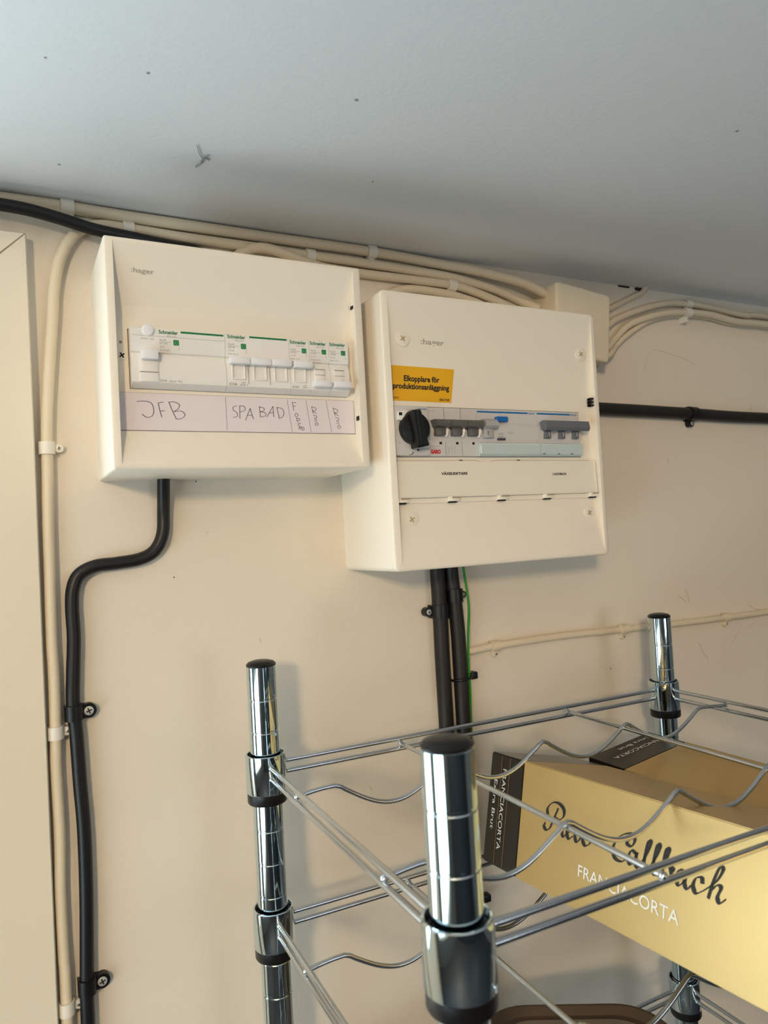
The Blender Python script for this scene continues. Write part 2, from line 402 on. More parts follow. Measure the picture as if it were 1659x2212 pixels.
SPA = [[(93.1, 49.0), (90.2, 48.2), (90.0, 45.6), (92.6, 43.6), (92.8, 40.8), (89.4, 39.8)],
       [(95.2, 49.4), (95.0, 44), (94.8, 39.0)], [(95.2, 49.2), (98.8, 48.6), (99.0, 45.6), (95.2, 44.2)],
       [(99.2, 37.8), (103.4, 47.4)], [(103.4, 47.4), (105.6, 38.9)], [(100.6, 41.8), (104.8, 42.0)], [(106.4, 38.9), (106.8, 38.9)],
       [(110.9, 49.0), (111.5, 40.6)], [(110.6, 48.8), (114.6, 47.8), (114.2, 45.6), (111.4, 45.0)], [(111.4, 45.0), (115.6, 44.0), (115.4, 41.6), (111.5, 40.7)],
       [(116.6, 40.6), (122.2, 49.6)], [(122.2, 49.6), (122.4, 41.0)], [(118.4, 44.0), (122.4, 44.4)],
       [(125.3, 49.0), (127.0, 39.9)], [(125.2, 48.8), (129.8, 47.8), (131.0, 44.2), (129.6, 41.2), (127.0, 40.0)]]
FRO = [[(138.6, 53.5), (139.6, 46.6)], [(138.6, 53.4), (142.2, 53.0)], [(139.0, 50.4), (141.6, 50.2)],
       [(140.4, 44.9), (140.8, 44.9)], [(141.8, 44.6), (140.2, 43.2), (141.6, 41.6), (143.0, 43.2), (141.8, 44.6)],
       [(141.6, 40.8), (142.2, 37.2)], [(141.4, 40.6), (144.2, 40.2), (143.8, 38.6), (141.8, 38.8)],
       [(142.6, 36.8), (145.2, 35.8)], [(142.6, 36.2), (143.4, 34.0), (145.0, 33.9)],
       [(142.8, 31.4), (144.0, 33.4), (144.6, 31.2)], [(145.4, 33.6), (146.0, 30.8)], [(145.4, 33.6), (147.6, 32.6), (147.2, 31.0), (146.0, 30.8)]]
RUM = [[(155.1, 50.6), (156.4, 44.4)], [(155.0, 50.4), (158.8, 49.2), (158.4, 47.0), (155.8, 47.0)], [(155.8, 47.0), (159.2, 44.6)],
       [(156.2, 43.4), (159.0, 42.6), (159.0, 41.2), (156.8, 41.0)], [(156.8, 40.4), (159.2, 39.8)], [(156.8, 38.8), (159.4, 38.6)],
       [(158.8, 37.6), (157.4, 36.4), (158.4, 35.0), (160.2, 35.8), (158.8, 37.6)]]
ribbons('handwriting', pen(JFB), .42, .62, 'ink', strip, front_mtx(83.0), 20)
ribbons('handwriting', pen(SPA), .38, .56, 'ink', strip, front_mtx(83.0), 20)
ribbons('handwriting', pen(FRO), .36, .5, 'ink', strip, front_mtx(83.0), 20)
ribbons('handwriting', pen(RUM), .36, .5, 'ink', strip, front_mtx(83.0), 20)
ribbons('handwriting', pen([[(x + 19.0 + (50.6 - z) * .07, z - .6 - (50.6 - z) * .10) for x, z in s] for s in RUM]), .36, .5, 'ink', strip, front_mtx(83.0), 20)
for dv in ([(84.3, 55.6), (84.4, 29.8)], [(134.4, 55.6), (137.4, 29)], [(150.5, 55.6), (153.7, 29)], [(168.2, 55.6), (171.9, 29)]): ribbons('divider_line', pen([dv]), .22, .3, 'ink', strip, front_mtx(82.98), 0)

# breakers of the white board
BZ = 61.0
def breaker_body(x0, x1, parent, m='mod'):
    prof = [(61.2, 82), (61.6, 86.0), (64.6, 91.2), (66, 91.6), (72, 91.8), (79.5, 91.2), (83.5, 90.0), (86.8, 88.6), (87.4, 90.6), (88.2, 91.0), (104.6, 91.0), (105.6, 90.0), (105.6, 80), (61.2, 80)]
    return obj('circuit_breaker', prism(BM(), x0 + .12, x1 - .12, prof), m, parent, ang=28)
def print_block(p, x, brand_w, small, sq, dz=0.0):
    text('brand_print', 'Schneider', x, 101.6 + dz, brand_w, 2.75, 91.06, 'green', p, .03)
    text('small_print', 'Electric', x + brand_w * .42, 99.6 + dz, brand_w * .5, 1.1, 91.06, 'grey_print', p)
    for i, (s, w, h) in enumerate(small):
        text('small_print', s, x + .4, 96.3 - i * 2.55 + dz, w, h, 91.06, 'grey_print', p)
    ribbons('rule_line', [[(x + .4, 95.5 + dz), (x + .4 + brand_w * .6, 95.5 + dz)]], .14, .2, 'grey_print', p, front_mtx(91.06), 90)
    sx, sz, ss = sq
    bm = plate(BM(), rrect(sx, sx + ss, sz, sz + ss, .7, 3), 90.9, 91.08)
    q = obj('green_mark', bm, 'green', p, False)
    c = ss / 4.2
    ribbons('mark_lines', [[(sx + (.9) * c, sz + 1.0 * c), (sx + .9 * c, sz + 2.4 * c), (sx + 2.1 * c, sz + 3.4 * c), (sx + 3.3 * c, sz + 2.4 * c), (sx + 3.2 * c, sz + .9 * c), (sx + 2.0 * c, sz + .8 * c), (sx + 1.5 * c, sz + 1.6 * c), (sx + 2.2 * c, sz + 2.2 * c)]], .26, .36, 'green_l', q, front_mtx(91.12), 0)
    ribbons('tick_line', [[(sx + ss - .2, sz - .6), (sx + ss, sz - 3.6)]], .16, .2, 'grey_print', p, front_mtx(91.06), 0)
mx = lambda n: 16.07 + 17.5 * n
rcd = breaker_body(mx(0), mx(4), EL); rcd.name = 'residual_current_breaker'
obj('test_button', lathe(BM(), [(.0047, 90.8 * mm), (.0046, 91.4 * mm), (.0036, 92.4 * mm), (.0010, 92.8 * mm)], 24, (29.0 * mm, 0, 103.4 * mm), 'Y'), 'lever_w', rcd)
text('small_print', 'Reset / test', 23.8, 96.6, 9.2, 1.1, 91.06, 'grey_print', rcd)
print_block(rcd, 36.5, 14.2, (('Resi9', 4.8, 1.25), ('RCCB', 5.6, 1.2), ('25A', 3.6, 1.2), ('R9R22425', 7.2, 1.1)), (46.9, 93.3, 4.2))
bm = BM(); ebox(bm, 52.6, 85.2, 102.9, 104.3, 90.9, 91.1); obj('green_bar', bm, 'green', rcd, False)
bm = BM(); ebox(bm, 17.4, 86.0, 99.15, 99.35, 90.9, 91.04); obj('seam_line', bm, 'grey_print', rcd, False)
obj('lever_well', ebox(BM(), 21.6, 35.2, 64.9, 82.5, 90.0, 92.3, .3), 'mod', rcd)
obj('lever_window', ebox(BM(), 22.4, 34.4, 72.2, 80.6, 91.5, 92.5, .2), 'mod', rcd)
bm = BM(); ebox(bm, 21.6, 35.0, 71.6, 72.2, 91.5, 92.5); obj('window_gap', bm, 'grey_print', rcd, False)
obj('lever', ebox(BM(), 22.6, 34.8, 80.6, 87.8, 88, 97.0, 1.1), 'lever_w', rcd)
text('rating_print', '25A', 35.9, 65.4, 5.2, 1.7, 91.75, 'grey_print', rcd); text('rating_print', '30mA', 42.6, 65.4, 5.0, 1.2, 91.75, 'grey_print', rcd); text('rating_print', 'AC', 48.8, 65.4, 3.4, 1.6, 91.75, 'grey_print', rcd)
def pole_window(p, x, up):
    if up:
        bm = BM()
        for a in ((x - .9, x, 70.0, 80.8), (x + 9.0, x + 9.9, 70.0, 80.8), (x - .9, x + 9.9, 69.6, 70.6)): ebox(bm, *a, 90.5, 92.7, .2)
        obj('toggle_frame', bm, 'mod', p)
        obj('toggle_drum', ebox(BM(), x, x + 9.0, 70.6, 81.5, 90, 91.3, .4), 'mod', p)
    else:
        obj('toggle_drum', ebox(BM(), x, x + 9.2, 71.5, 82.0, 90, 92.4, .5), 'mod', p)
        bm = BM(); ebox(bm, x + .4, x + 8.8, 81.0, 81.6, 92.2, 92.6); ebox(bm, x + .2, x + 9.2, 76.5, 76.9, 92.2, 92.5); obj('toggle_slot', bm, 'grey_print', p, False)
mcb = breaker_body(mx(4), mx(7), EL)
print_block(mcb, 88.3, 14.4, (('Resi9', 4.8, 1.25), ('MCB', 5.2, 1.4), ('C16', 4.6, 1.4), ('R9F24316', 7.6, 1.1)), (98.8, 94.2, 4.2), .6)
bm = BM(); ebox(bm, 105.9, 137.0, 103.4, 104.8, 90.9, 91.1); obj('green_bar', bm, 'green', mcb, False)
obj('lever', ebox(BM(), 88.2, 104.6, 81.2, 86.6, 88, 97.0, 1.0), 'lever_w', mcb)
obj('lever', ebox(BM(), 104.7, 121.7, 81.2, 86.6, 88, 96.9, 1.0), 'lever_w', mcb)
obj('lever', ebox(BM(), 121.8, 138.6, 81.2, 86.6, 88, 97.0, 1.0), 'lever_w', mcb)
for x in (91.2, 108.5, 125.6): pole_window(mcb, x, True)
for x in (mx(5), mx(6)):
    bm = BM(); ebox(bm, x - .15, x + .15, 66.5, 80.5, 91.5, 91.95); obj('pole_seam', bm, 'grey_print', mcb, False)
text('rating_print', 'C16', 88.0, 65.2, 6.0, 1.9, 91.8, 'grey_print', mcb, .03)
text('rating_print', '400V~', 97.6, 67.0, 4.6, 1.0, 91.8, 'grey_print', mcb); text('rating_print', '6000 3', 96.4, 65.2, 6.4, 1.2, 91.8, 'grey_print', mcb)
for n, up in ((7, True), (8, False), (9, False)):
    b = breaker_body(mx(n), mx(n + 1), EL); x = mx(n)
    print_block(b, x + .9, 14.2, (('Resi9', 4.6, 1.2), ('MCB', 4.8, 1.3), ('C10', 4.0, 1.3), ('R9F14110', 7.2, 1.0)), (x + 11.0, 94.2 + .2 * (n - 7), 4.0), .3 * (n - 7))
    pole_window(b, x + 3.2, up)
    if up:
        obj('lever', ebox(BM(), x + 2.2, x + 18.2, 81.0, 86.4, 88, 97, 1.0), 'lever_w', b)
        text('rating_print', 'C10', x + 1.0, 65.2, 5.4, 1.8, 91.8, 'grey_print', b, .02); text('rating_print', '230V~', x + 10.5, 67, 4.0, .9, 91.8, 'grey_print', b); text('rating_print', '6000 1', x + 9.6, 65.4, 5.6, 1.0, 91.8, 'grey_print', b)
    else:
        obj('lever', ebox(BM(), x + .9, x + 16.6, 66.0, 71.4, 88, 98, 1.2), 'lever_w', b)

# ---- enclosure with the grey breakers
ER = thing('distribution_board', 'white distribution board with yellow warning sticker and black rotary knob', 'distribution board', (.2887, 0, EYE - .0315))
lipR = (7.4, 238.0, 4.0, 238.5); DR = 98.9
obj('housing', housing(BM(), 243.4, 242.2, DR, 5.0, lipR, 1.8), 'abs', ER, ang=50)
profR = [(238.5, 98.9), (236.5, 98.7), (148.2, 91.5), (57.6, 91.5), (6.5, 98.6), (4.0, 98.9)]
obj('cover_panel', cover(BM(), lipR, DR, profR, (8.6, 221.0, 98.4, 143.4)), 'abs', ER, False, recalc=False)
slT = lambda z: 98.7 - (236.5 - z) * 7.2 / 88.3
slB = lambda z: 98.6 - (z - 6.5) * 7.1 / 51.1
for x, z in ((21.8, 201.4), (225.0, 201.0)): cross_screw(x, z, slT(z) - .2, .0070, ER, 'abs', 'brass', name='cover_screw', arm=.40, t=.10, dome=1.0)
for x, z in ((22.0, 44.0), (224.8, 42.8)): cross_screw(x, z, slB(z) - .2, .0072, ER, 'abs', 'brass', name='cover_screw', arm=.40, t=.10, dome=1.0)
tiltT = Matrix.Rotation(math.atan2(7.2, 88.3), 4, 'X') @ FRONT
text('logo', ':hager', 0, 0, 24.4, 5.0, 0, 'logo_grey', ER, .02, basis=Matrix.Translation(V(40.2 * mm, -(slT(198.5) + .1) * mm, 198.2 * mm)) @ tiltT)
stT = Matrix.Translation(V(0, -(slT(147.6) + .05) * mm, 147.6 * mm)) @ tiltT
bm = BM(); vs = [bm.verts.new(stT @ (V(x, z, dd) * mm)) for dd in (0, .15) for x, z in ((8.0, .2), (71.0, 0), (74.6, 30.2), (7.4, 30.6))]
for f in ((3, 2, 1, 0), (4, 5, 6, 7), (0, 1, 5, 4), (1, 2, 6, 5), (2, 3, 7, 6), (3, 0, 4, 7)): bm.faces.new([vs[i] for i in f])
stk = obj('warning_sticker', bm, 'yellow', ER, False)
def stext(s, x, z, w, h, bold): text('lettering', s, 0, 0, w, h, 0, 'ink_k', stk, bold, basis=stT @ Matrix.Translation(V(x, z, .2) * mm))
stext('Elkopplare för', 22.4, 17.6, 36.4, 5.0, .035); stext('produktionsanläggning', 11.4, 10.9, 57.6, 4.8, .035)
stext('E.709.09', 10.4, 2.0, 6.6, 1.5, .02); stext('SERUTAB', 58.4, 1.6, 10.6, 1.9, .03)
# black E-shaped hinge slots
for k in range(3):
    obj('hinge_slot', ebox(BM(), 233.4, 237.2 - .4 * (k == 1), 149.2 + k * 3.4, 150.6 + k * 3.4, 92.0, 97.4), 'dark', ER)
obj('hinge_slot', ebox(BM(), 233.4, 234.4, 149.2, 157.4, 92.0, 96.6), 'dark', ER)
# module row
RZ0, RZ1 = 98.6, 142.6
nx = lambda n: 8.1 + 17.5 * n
def grey_body(x0, x1, name, m='modg'):
    prof = [(98.8, 82), (98.8, 93.6), (99.6, 94.2), (111.5, 94.4), (113.6, 95.2), (117, 96.2), (121, 97.0), (126, 96.4), (128.5, 95.2), (130.0, 94.2), (142.2, 94.0), (142.6, 93.4), (142.6, 82)]
    return obj(name, prism(BM(), x0 + .1, x1 - .1, prof), m, ER, ang=28)
FD = 94.1
rot = grey_body(nx(0), nx(2), 'rotary_disconnector')
obj('face_plate', plate(BM(), rrect(9.0, 42.4, 99.2, 142.2, .8), 93.5, 97.3, .4), 'modg', rot)
knob = obj('rotary_knob', lathe(BM(), [(.0138, 97 * mm), (.0140, 99 * mm), (.0138, 103.5 * mm), (.0132, 104.6 * mm), (.004, 105.2 * mm)], 40, (26.0 * mm, 0, 122.2 * mm), 'Y'), 'black', rot)
grip = plate(BM(), [(26 + c * a - s * b, 122.2 + s * a + c * b) for c, s in ((math.cos(math.radians(-80)), math.sin(math.radians(-80))),) for a, b in ((-15.2, -3.4), (-14.2, -4.6), (-9, -5.2), (9, -5.2), (16.2, -6.2), (17.0, -5.2), (17.0, 5.2), (16.2, 6.2), (9, 5.2), (-9, 5.2), (-14.2, 4.6), (-15.2, 3.4))], 98.5, 110.5, 1.6)
obj('knob_grip', grip, 'black', knob)
obj('grip_ridge', tube(BM(), [V((26 - 2.2 + 2.4 * t) * mm, -110.4 * mm, (136.0 - 28 * t) * mm) for t in (0, .5, 1)], .0007, 8), 'black', knob)
bm = plate(BM(), [(10.2, 129.4), (15.6, 129.2), (17.6, 134.0), (21.2, 136.6), (21.2, 138.0), (16.6, 138.2), (11.4, 136.8)], 97.2, 100.2, .4)
lk = obj('locking_tab', bm, 'mod', rot); bm = BM(); ebox(bm, 11.6, 14.8, 133.4, 136.0, 99.8, 100.35); obj('tab_window', bm, 'dark', lk, False)
text('brand_print', ':hager', 33.2, 139.2, 8.0, 1.9, 97.36, 'blue', rot, .02)
text('small_print', 'HAC', 30.4, 104.2, 3.6, .8, 97.36, 'grey_print', rot); text('small_print', '63A 400V', 34.0, 104.6, 7.4, 1.2, 97.36, 'grey_print', rot)
text('small_print', 'OFF', 10.4, 118.0, 4.6, 1.0, 97.36, 'grey_print', rot, rot=math.pi / 2); text('small_print', '0', 12.0, 109.4, 1.2, 1.6, 97.36, 'grey_print', rot); text('small_print', 'ON', 24.0, 138.6, 3.2, 1.0, 97.36, 'grey_print', rot)
obj('plate_screw', lathe(BM(), [(.0009, 97.2 * mm), (.0008, 97.9 * mm)], 12, (30.2 * mm, 0, 104.0 * mm), 'Y'), 'dark', rot)
ribbons('plate_notch', [[(21.2, 99.6), (24.0, 100.4), (25.6, 102.4)]], .4, .9, 'ink_k', rot, front_mtx(97.36), 0)
garo = grey_body(nx(2), nx(5), 'circuit_breaker')
for i in range(3):
    x = nx(2 + i)
    if i: 
        bm = BM(); ebox(bm, x - .1, x + .1, 99.6, 142.2, 93.4, 94.6); obj('pole_seam', bm, 'grey_print', garo, False)
    # handle: broad rounded cap on a narrower stem
    hb = prism(BM(), x + (3.0 if i == 0 else .3), x + 17.3, [(124.4, 97), (123.4, 101), (124.6, 105.8), (127.4, 107.0), (130.0, 105.6), (130.8, 101), (130.6, 94)])
    lv = obj('lever', hb, 'lever_g', garo, ang=40)
    obj('lever_stem', ebox(BM(), x + 4.6, x + 14.6, 116.6, 125.4, 94, 100.5, .8), 'lever_g', lv)
    bm = BM(); tube(bm, [V((x + a) * mm, -b * mm, c * mm) for a, b, c in ((16.6, 97, 116.4), (16.8, 99.0, 118.4), (17.2, 99.6, 121.5), (17.8, 98.0, 123.6))], .0013, 10)
    obj('lever_guard', bm, 'mod', garo)
    bm = BM(); ebox(bm, x + 11.2, x + 13.8, 109.6, 112.6, 94.0, 94.5); obj('indicator_window', bm, 'dark', garo, False)
text('brand_print', 'GARO', 44.8, 101.4, 10.2, 3.4, 94.45, 'red', garo, .07)
for s, z, w in (('MCB C25', 107.4, 9.4), ('400V~', 105.6, 6.8)): text('small_print', s, 45.0, z, w, 1.0, 94.45, 'grey_print', garo)
ribbons('circuit_symbol', [[(63.0 + k * 3.2, 107.4), (64.4 + k * 3.2, 107.4), (62.8 + k * 3.2, 104.2), (64.0 + k * 3.2, 104.2), (64.0 + k * 3.2, 101.0)] for k in range(3)], .2, .26, 'grey_print', garo, front_mtx(94.45), 0, 1)
text('small_print', 'B 25', 45.6, 138.2, 5.4, 1.4, 94.06, 'grey_print', garo)
rcbo = grey_body(nx(5), nx(9), 'residual_current_breaker')
bm = BM(); ebox(bm, 96.8, 155.2, 139.3, 140.9, 93.8, 94.12); obj('blue_bar', bm, 'blue', rcbo, False)
text('brand_print', ':hager', 155.6, 139.2, 8.4, 2.0, 94.08, 'blue', rcbo, .02)
text('small_print', 'ADA925 25A', 97.0, 136.6, 11.6, 1.2, 94.06, 'grey_print', rcbo); text('small_print', 'T test', 112.4, 136.8, 5, 1.1, 94.06, 'grey_print', rcbo)
text('red_print', 'C25 30mA', 98.6, 133.4, 10.2, 2.1, 94.06, 'redbrown', rcbo, .03)
obj('test_button', plate(BM(), rrect(116.2, 129.8, 130.8, 135.8, 1.4), 93.5, 97.4, .6), 'blue_btn', rcbo)
glv = obj('lever', prism(BM(), 100.2, 114.0, [(123.2, 96.5), (123.6, 101.0), (126, 103.4), (130, 102.6), (132.8, 98.6), (132.6, 94)]), 'lever_l', rcbo, ang=40)
obj('lever_stem', ebox(BM(), 99.6, 110.6, 115.2, 124.0, 94, 99.6, .6), 'lever_l', glv)
text('lever_mark', 'I', 103.6, 118.0, .7, 4.0, 99.7, 'ink_k', glv)
for s, z, w, h in (('AFDD', 118.8, 6.4, 1.4), ('6000', 116.6, 5.4, 1.0)): text('small_print', s, 117.2, z, w, h, 97.1, 'grey_print', rcbo)
text('small_print', 'A B N', 128.4, 119.6, 5.8, 2.0, 97.1, 'grey_print', rcbo)
bm = BM(); ebox(bm, 116.6, 125.2, 113.6, 115.6, 95.0, 97.0); obj('mark_window', bm, 'ink', rcbo, False)
c3 = grey_body(nx(9), nx(12), 'circuit_breaker')
bm = BM(); ebox(bm, 166.4, 207.6, 139.3, 140.9, 93.8, 94.12); obj('blue_bar', bm, 'blue', c3, False)
text('brand_print', ':hager', 208.2, 139.2, 8.4, 2.0, 94.08, 'blue', c3, .02)
text('small_print', 'MCN 316', 167.4, 135.6, 9.0, 1.3, 94.06, 'grey_print', c3); text('small_print', 'C16', 209.4, 134.4, 6.0, 1.6, 94.06, 'grey_print', c3)
lv3 = obj('lever', prism(BM(), 168.0, 222.0, [(124.0, 97.0), (122.6, 104.0), (125.6, 106.0), (132.0, 104.5), (132.8, 100.0), (131.4, 95)]), 'lever_b', c3, ang=25)
for x in (171.0, 188.6, 206.0):
    obj('lever_stem', ebox(BM(), x, x + 7.0, 115.6, 124.5, 94, 99.2, .6), 'lever_b', lv3)
    bm = BM(); ebox(bm, x + 4.0, x + 5.2, 117.6, 122.2, 99.0, 99.4); obj('lever_mark', bm, 'lever_l', lv3, False)
for x in (182.0, 199.6): text('small_print', 'OI', x, 120.4, 2.6, 1.6, 97.1, 'redbrown', c3)
def holder(p, x0, x1):
    h = obj('label_cover', prism(BM(), x0, x1, [(98.8, 90), (98.6, 94.6), (100.6, 97.4), (108.6, 98.2), (109.8, 98.0), (111.4, 95.4), (111.6, 92)]), 'flapglass', p, ang=20)
    bm = BM(); ebox(bm, x0 + .6, x1 - .6, 109.7, 110.1, 97.2, 98.25); obj('cover_edge', bm, 'lever_w', h, False)
    return h
hA = holder(rcbo, 95.6, 165.2); hB = holder(c3, 165.8, 218.2)
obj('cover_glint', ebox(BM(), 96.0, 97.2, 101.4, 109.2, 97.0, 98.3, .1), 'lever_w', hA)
for x in (168.0, 186.0, 202.4): bm = BM(); tube(bm, [V((x + a) * mm, -98.0 * mm, b * mm) for a, b in ((0, 100.9), (2.4, 100.9))], .0005, 6); obj('cover_catch', bm, 'lever_b', hB)
# hinged label flap under the breakers
prf = [(94.0, 91.2), (94.0, 94.2), (63.6, 95.6), (62.4, 95.0), (62.4, 91.2)]
flap = obj('label_flap', prism(BM(), 9.2, 236.2, prf), 'clear', ER, ang=20)
text('lettering', 'VÄXELRIKTARE', 54.2, 82.2, 27.6, 2.4, 94.95, 'ink_k', flap, .03)
text('lettering', 'LADDBOX', 180.6, 80.6, 17.2, 2.2, 94.95, 'ink_k', flap, .03)
ribbons('flap_line', [[(10, 95.4), (75, 95.6), (92, 95.4), (100, 94.2), (110, 94.2), (118, 95.4), (150, 95.6), (232, 94.8)]], .35, .5, 'dirt', ER, front_mtx(91.56), 0)
for x in (76, 141): bm = BM(); ebox(bm, x, x + 3.4, 95.2, 96.0, 91.4, 91.8); obj('flap_catch', bm, 'dark', ER, False)
rail = obj('flap_rail', prism(BM(), 8.4, 237.0, [(62.2, 91.2), (62.2, 92.6), (57.9, 93.0), (57.9, 91.2)]), 'abs', ER, ang=20)
for x in (8.6, 60.6, 114.6, 168.6, 226.4):
    c = obj('flap_hinge', ebox(BM(), x, x + 11.4, 58.6, 62.8, 91.2, 95.6, .5), 'clear', rail)
    bm = BM(); ebox(bm, x, x + 8.6, 57.4, 58.5, 91.5, 94.2); obj('hinge_gap', bm, 'dark', c, False)
    bm = BM(); ebox(bm, x + 3.0, x + 11.2, 61.2, 62.6, 95.4, 95.75); obj('hinge_gap', bm, 'dirt', c, False)

# ------------------------------------------------------------------ junction box
J = thing('junction_box', 'cream square junction box with rounded corners hanging askew under the ceiling', 'junction box', (.5775, 0, EYE + .2245))
bm = BM(); loops = []
for d, ins, r in ((0, 0, 3.5), (33.5, .6, 3.5), (35.2, 1.0, 3.4), (36.4, 2.2, 3.2), (36.8, 4.0, 3.0)):
    loops.append([bm.verts.new(V(x * mm, -d * mm, z * mm)) for x, z in rrect(-40.5 + ins, 40.5 - ins, -40 + ins, 40 - ins, r + 1, 5)])
n = len(loops[0])
for A, B in zip(loops, loops[1:]):
    for k in range(n): bm.faces.new((A[k], A[(k + 1) % n], B[(k + 1) % n], B[k]))
bm.faces.new(loops[0]); bm.faces.new(loops[-1][::-1])
obj('lid', bm, 'abs2', J)
J.rotation_euler = (0, math.radians(6.4), 0)

# ------------------------------------------------------------------ cables and their clips
def cable(name, label, pts, r, m, y=None, group=None, parent=None):
    yy = -(r + .0006) if y is None else y
    P = [V(p[0] * mm, (p[2] if len(p) > 2 else yy), EYE + p[1] * mm) for p in pts]
    o = obj(name, tube(BM(), catmull(P, 7), r, 14), m, parent)
    if not parent: tag(o, label, 'cable', group)
    return o
cable('power_cable', 'cream painted cable running closest under the ceiling into the junction box', [(-1298, 281), (-600, 281.5), (-60, 282.6), (4.4, 283.2), (53.1, 283.6), (94.6, 282.9), (148.8, 282.8), (225.8, 282.8), (331.9, 283.2), (412.5, 280.8), (462.1, 276.3, -.011), (512, 268.0, -.017), (545, 257.5, -.018)], .005, 'cable_w')
cable('power_cable', 'long cream cable descending beside the door casing and turning along the wall top', [(28.2, -1600), (28.2, -700), (28.2, -356.8), (27.6, -314.2), (27.2, -265.1), (28.4, -216.1), (27.7, -166.7), (28.3, -144.9), (28.9, -99.3), (28.5, -64.7), (29.0, -18.3), (29.4, 28.3), (30.3, 63.0), (31.2, 104.2), (34.5, 147.7), (39.0, 193.6), (40.3, 210.1), (43.4, 229.1), (47.4, 242.9), (53.8, 256.1), (63.1, 266.5), (78.5, 272.6), (100.6, 272.9), (150.4, 271.8), (209.4, 271.8), (265.9, 271.1), (311.3, 271.0), (367.6, 270.0), (425, 268.6), (480, 261.5), (515, 252.5), (536, 243.5, -.012)], .0045, 'cable_w')
cable('power_cable', 'cream cable bulging above the handwritten board and dipping behind the stickered board', [(180, 222, -.006), (186, 250), (200, 266.0), (217.2, 269.0, -.0135), (244.7, 264.8, -.0125), (262.0, 262.6, -.0085), (280.2, 261.4), (318.7, 260.2), (366.9, 260.4), (415.3, 260.6), (436.1, 259.2), (460.9, 254.6), (492, 246.0), (508, 234), (514, 205)], .0045, 'cable_w')
cable('power_cable', 'thin cream cable just below the others entering behind the stickered board', [(330, 222, -.005), (345, 240), (372, 250.6), (415.4, 251.0), (440, 248.2), (463.7, 243.0), (480, 232), (486, 206)], .004, 'cable_w')
cable('power_cable', 'black cable sloping behind the top of the handwritten board', [(-1298, 268), (-600, 268.5), (-160, 269), (-70, 270, -.0115), (-8.7, 273.6, -.016), (4.1, 273.4, -.016), (23.1, 272.0, -.017), (47.4, 268.2, -.017), (73.0, 263.6, -.016), (105.1, 262.6, -.012), (138.3, 262.0, -.0065), (159.3, 260.2), (172, 252.0), (178, 222)], .005, 'cable_k')
cable('power_cable', 'black cable leaving the handwritten board in an S bend and dropping down the wall', [(118.9, 70, -.016), (118.7, 57, -.012), (118.6, 30.7), (117.0, 12.2), (110.3, -1.2), (98.3, -7.8), (79.5, -10.2), (62.8, -11.4), (50.6, -17.2), (45.4, -27.7), (44.0, -42.8), (44.4, -66.5), (42.8, -95.3), (41.8, -118.2), (43.3, -145.2), (44.4, -182.2), (45.9, -220.2), (45.5, -269.9), (43.9, -318.9), (43.1, -343.3), (42.8, -400), (43, -900), (43, -1600)], .0053, 'cable_k')
cable('armoured_cable', 'thick dusty black cable under the stickered board, the one away from the green wire', [(385.7, -25, -.012), (385.7, -38.2), (385.8, -62.6), (385.7, -91.7), (385.4, -121.0), (385.4, -149.9), (385.5, -207.8), (385.5, -320), (386, -800), (386, -1600)], .0075, 'cable_k2')
cable('armoured_cable', 'thick dusty black cable under the stickered board, beside the green wire', [(401.8, -25, -.012), (402.0, -39.4), (404.6, -74.3), (406.0, -103.8), (406.2, -133.5), (406.3, -172.6), (406.3, -201.7), (406.3, -320), (406, -800), (406, -1600)], .0075, 'cable_k2')
gw = cable('earth_wire', 'thin green and yellow earth wire hanging under the stickered board', [(414.6, -25, -.012), (415.1, -40.3, -.012), (416.1, -75.1, -.0155), (415.9, -104.4, -.012), (415.4, -134.0, -.010), (415.4, -163.1, -.010), (415.2, -201.8, -.008), (415.0, -300, -.006), (415, -800, -.006), (415, -1600, -.006)], .0012, 'earth')
cable('yellow_stripe', '', [(415.5, -26, -.0124), (416.0, -40.3, -.0124), (417.0, -75.1, -.0159), (416.8, -104.4, -.0124), (416.3, -134.0, -.0104), (416.3, -163.1, -.0104), (416.1, -201.8, -.0084), (415.9, -300, -.0064)], .00055, 'earth_y', parent=gw)
cable('armoured_cable', 'thick black cable running level from the side of the stickered board', [(520, 134.6), (580, 134.3), (624.4, 134.1), (682.1, 133.6), (776.1, 132.3), (843.7, 130.8), (928.1, 130.4), (1200, 131), (2399, 131)], .0075, 'cable_k2')
cable('power_cable', 'short thin cream cable rising from the junction box into the ceiling crack', [(610, 236, -.012), (640, 251.5, -.007), (655, 258), (667.5, 264.2), (693.4, 276.0), (708, 282.5), (716, 292)], .0034, 'cable_w')
cable('power_cable', 'cream cable from the junction box, upper one of the clipped pair', [(612, 222, -.014), (640, 233, -.008), (661.3, 244.8), (697.3, 258.6), (743.6, 271.4), (790.5, 275.8), (843.3, 273.8), (902.8, 270.8), (949.5, 273.4), (1300, 274), (2399, 274)], .0042, 'cable_w')
cable('power_cable', 'cream cable from the junction box, lower one of the clipped pair', [(612, 196, -.014), (638, 207, -.009), (657.7, 221.6), (682.3, 240.4, -.0075), (731.4, 255.6, -.0118), (778.7, 261.5, -.0126), (823.2, 262.3, -.0126), (872.9, 258.0, -.0126), (947.8, 259.4, -.0126), (1300, 260, -.0126), (2399, 260, -.0126)], .0042, 'cable_w')
cable('power_cable', 'thin cream cable from the junction box tucked under the clipped pair', [(612, 184, -.016), (640, 199, -.012), (655.8, 210.6), (678.6, 227.6), (713.6, 246.4), (748.0, 256.4), (782.2, 261.0), (823, 262.0), (872, 258.0), (946, 259.4), (1300, 260), (2399, 260)], .0036, 'cable_w')
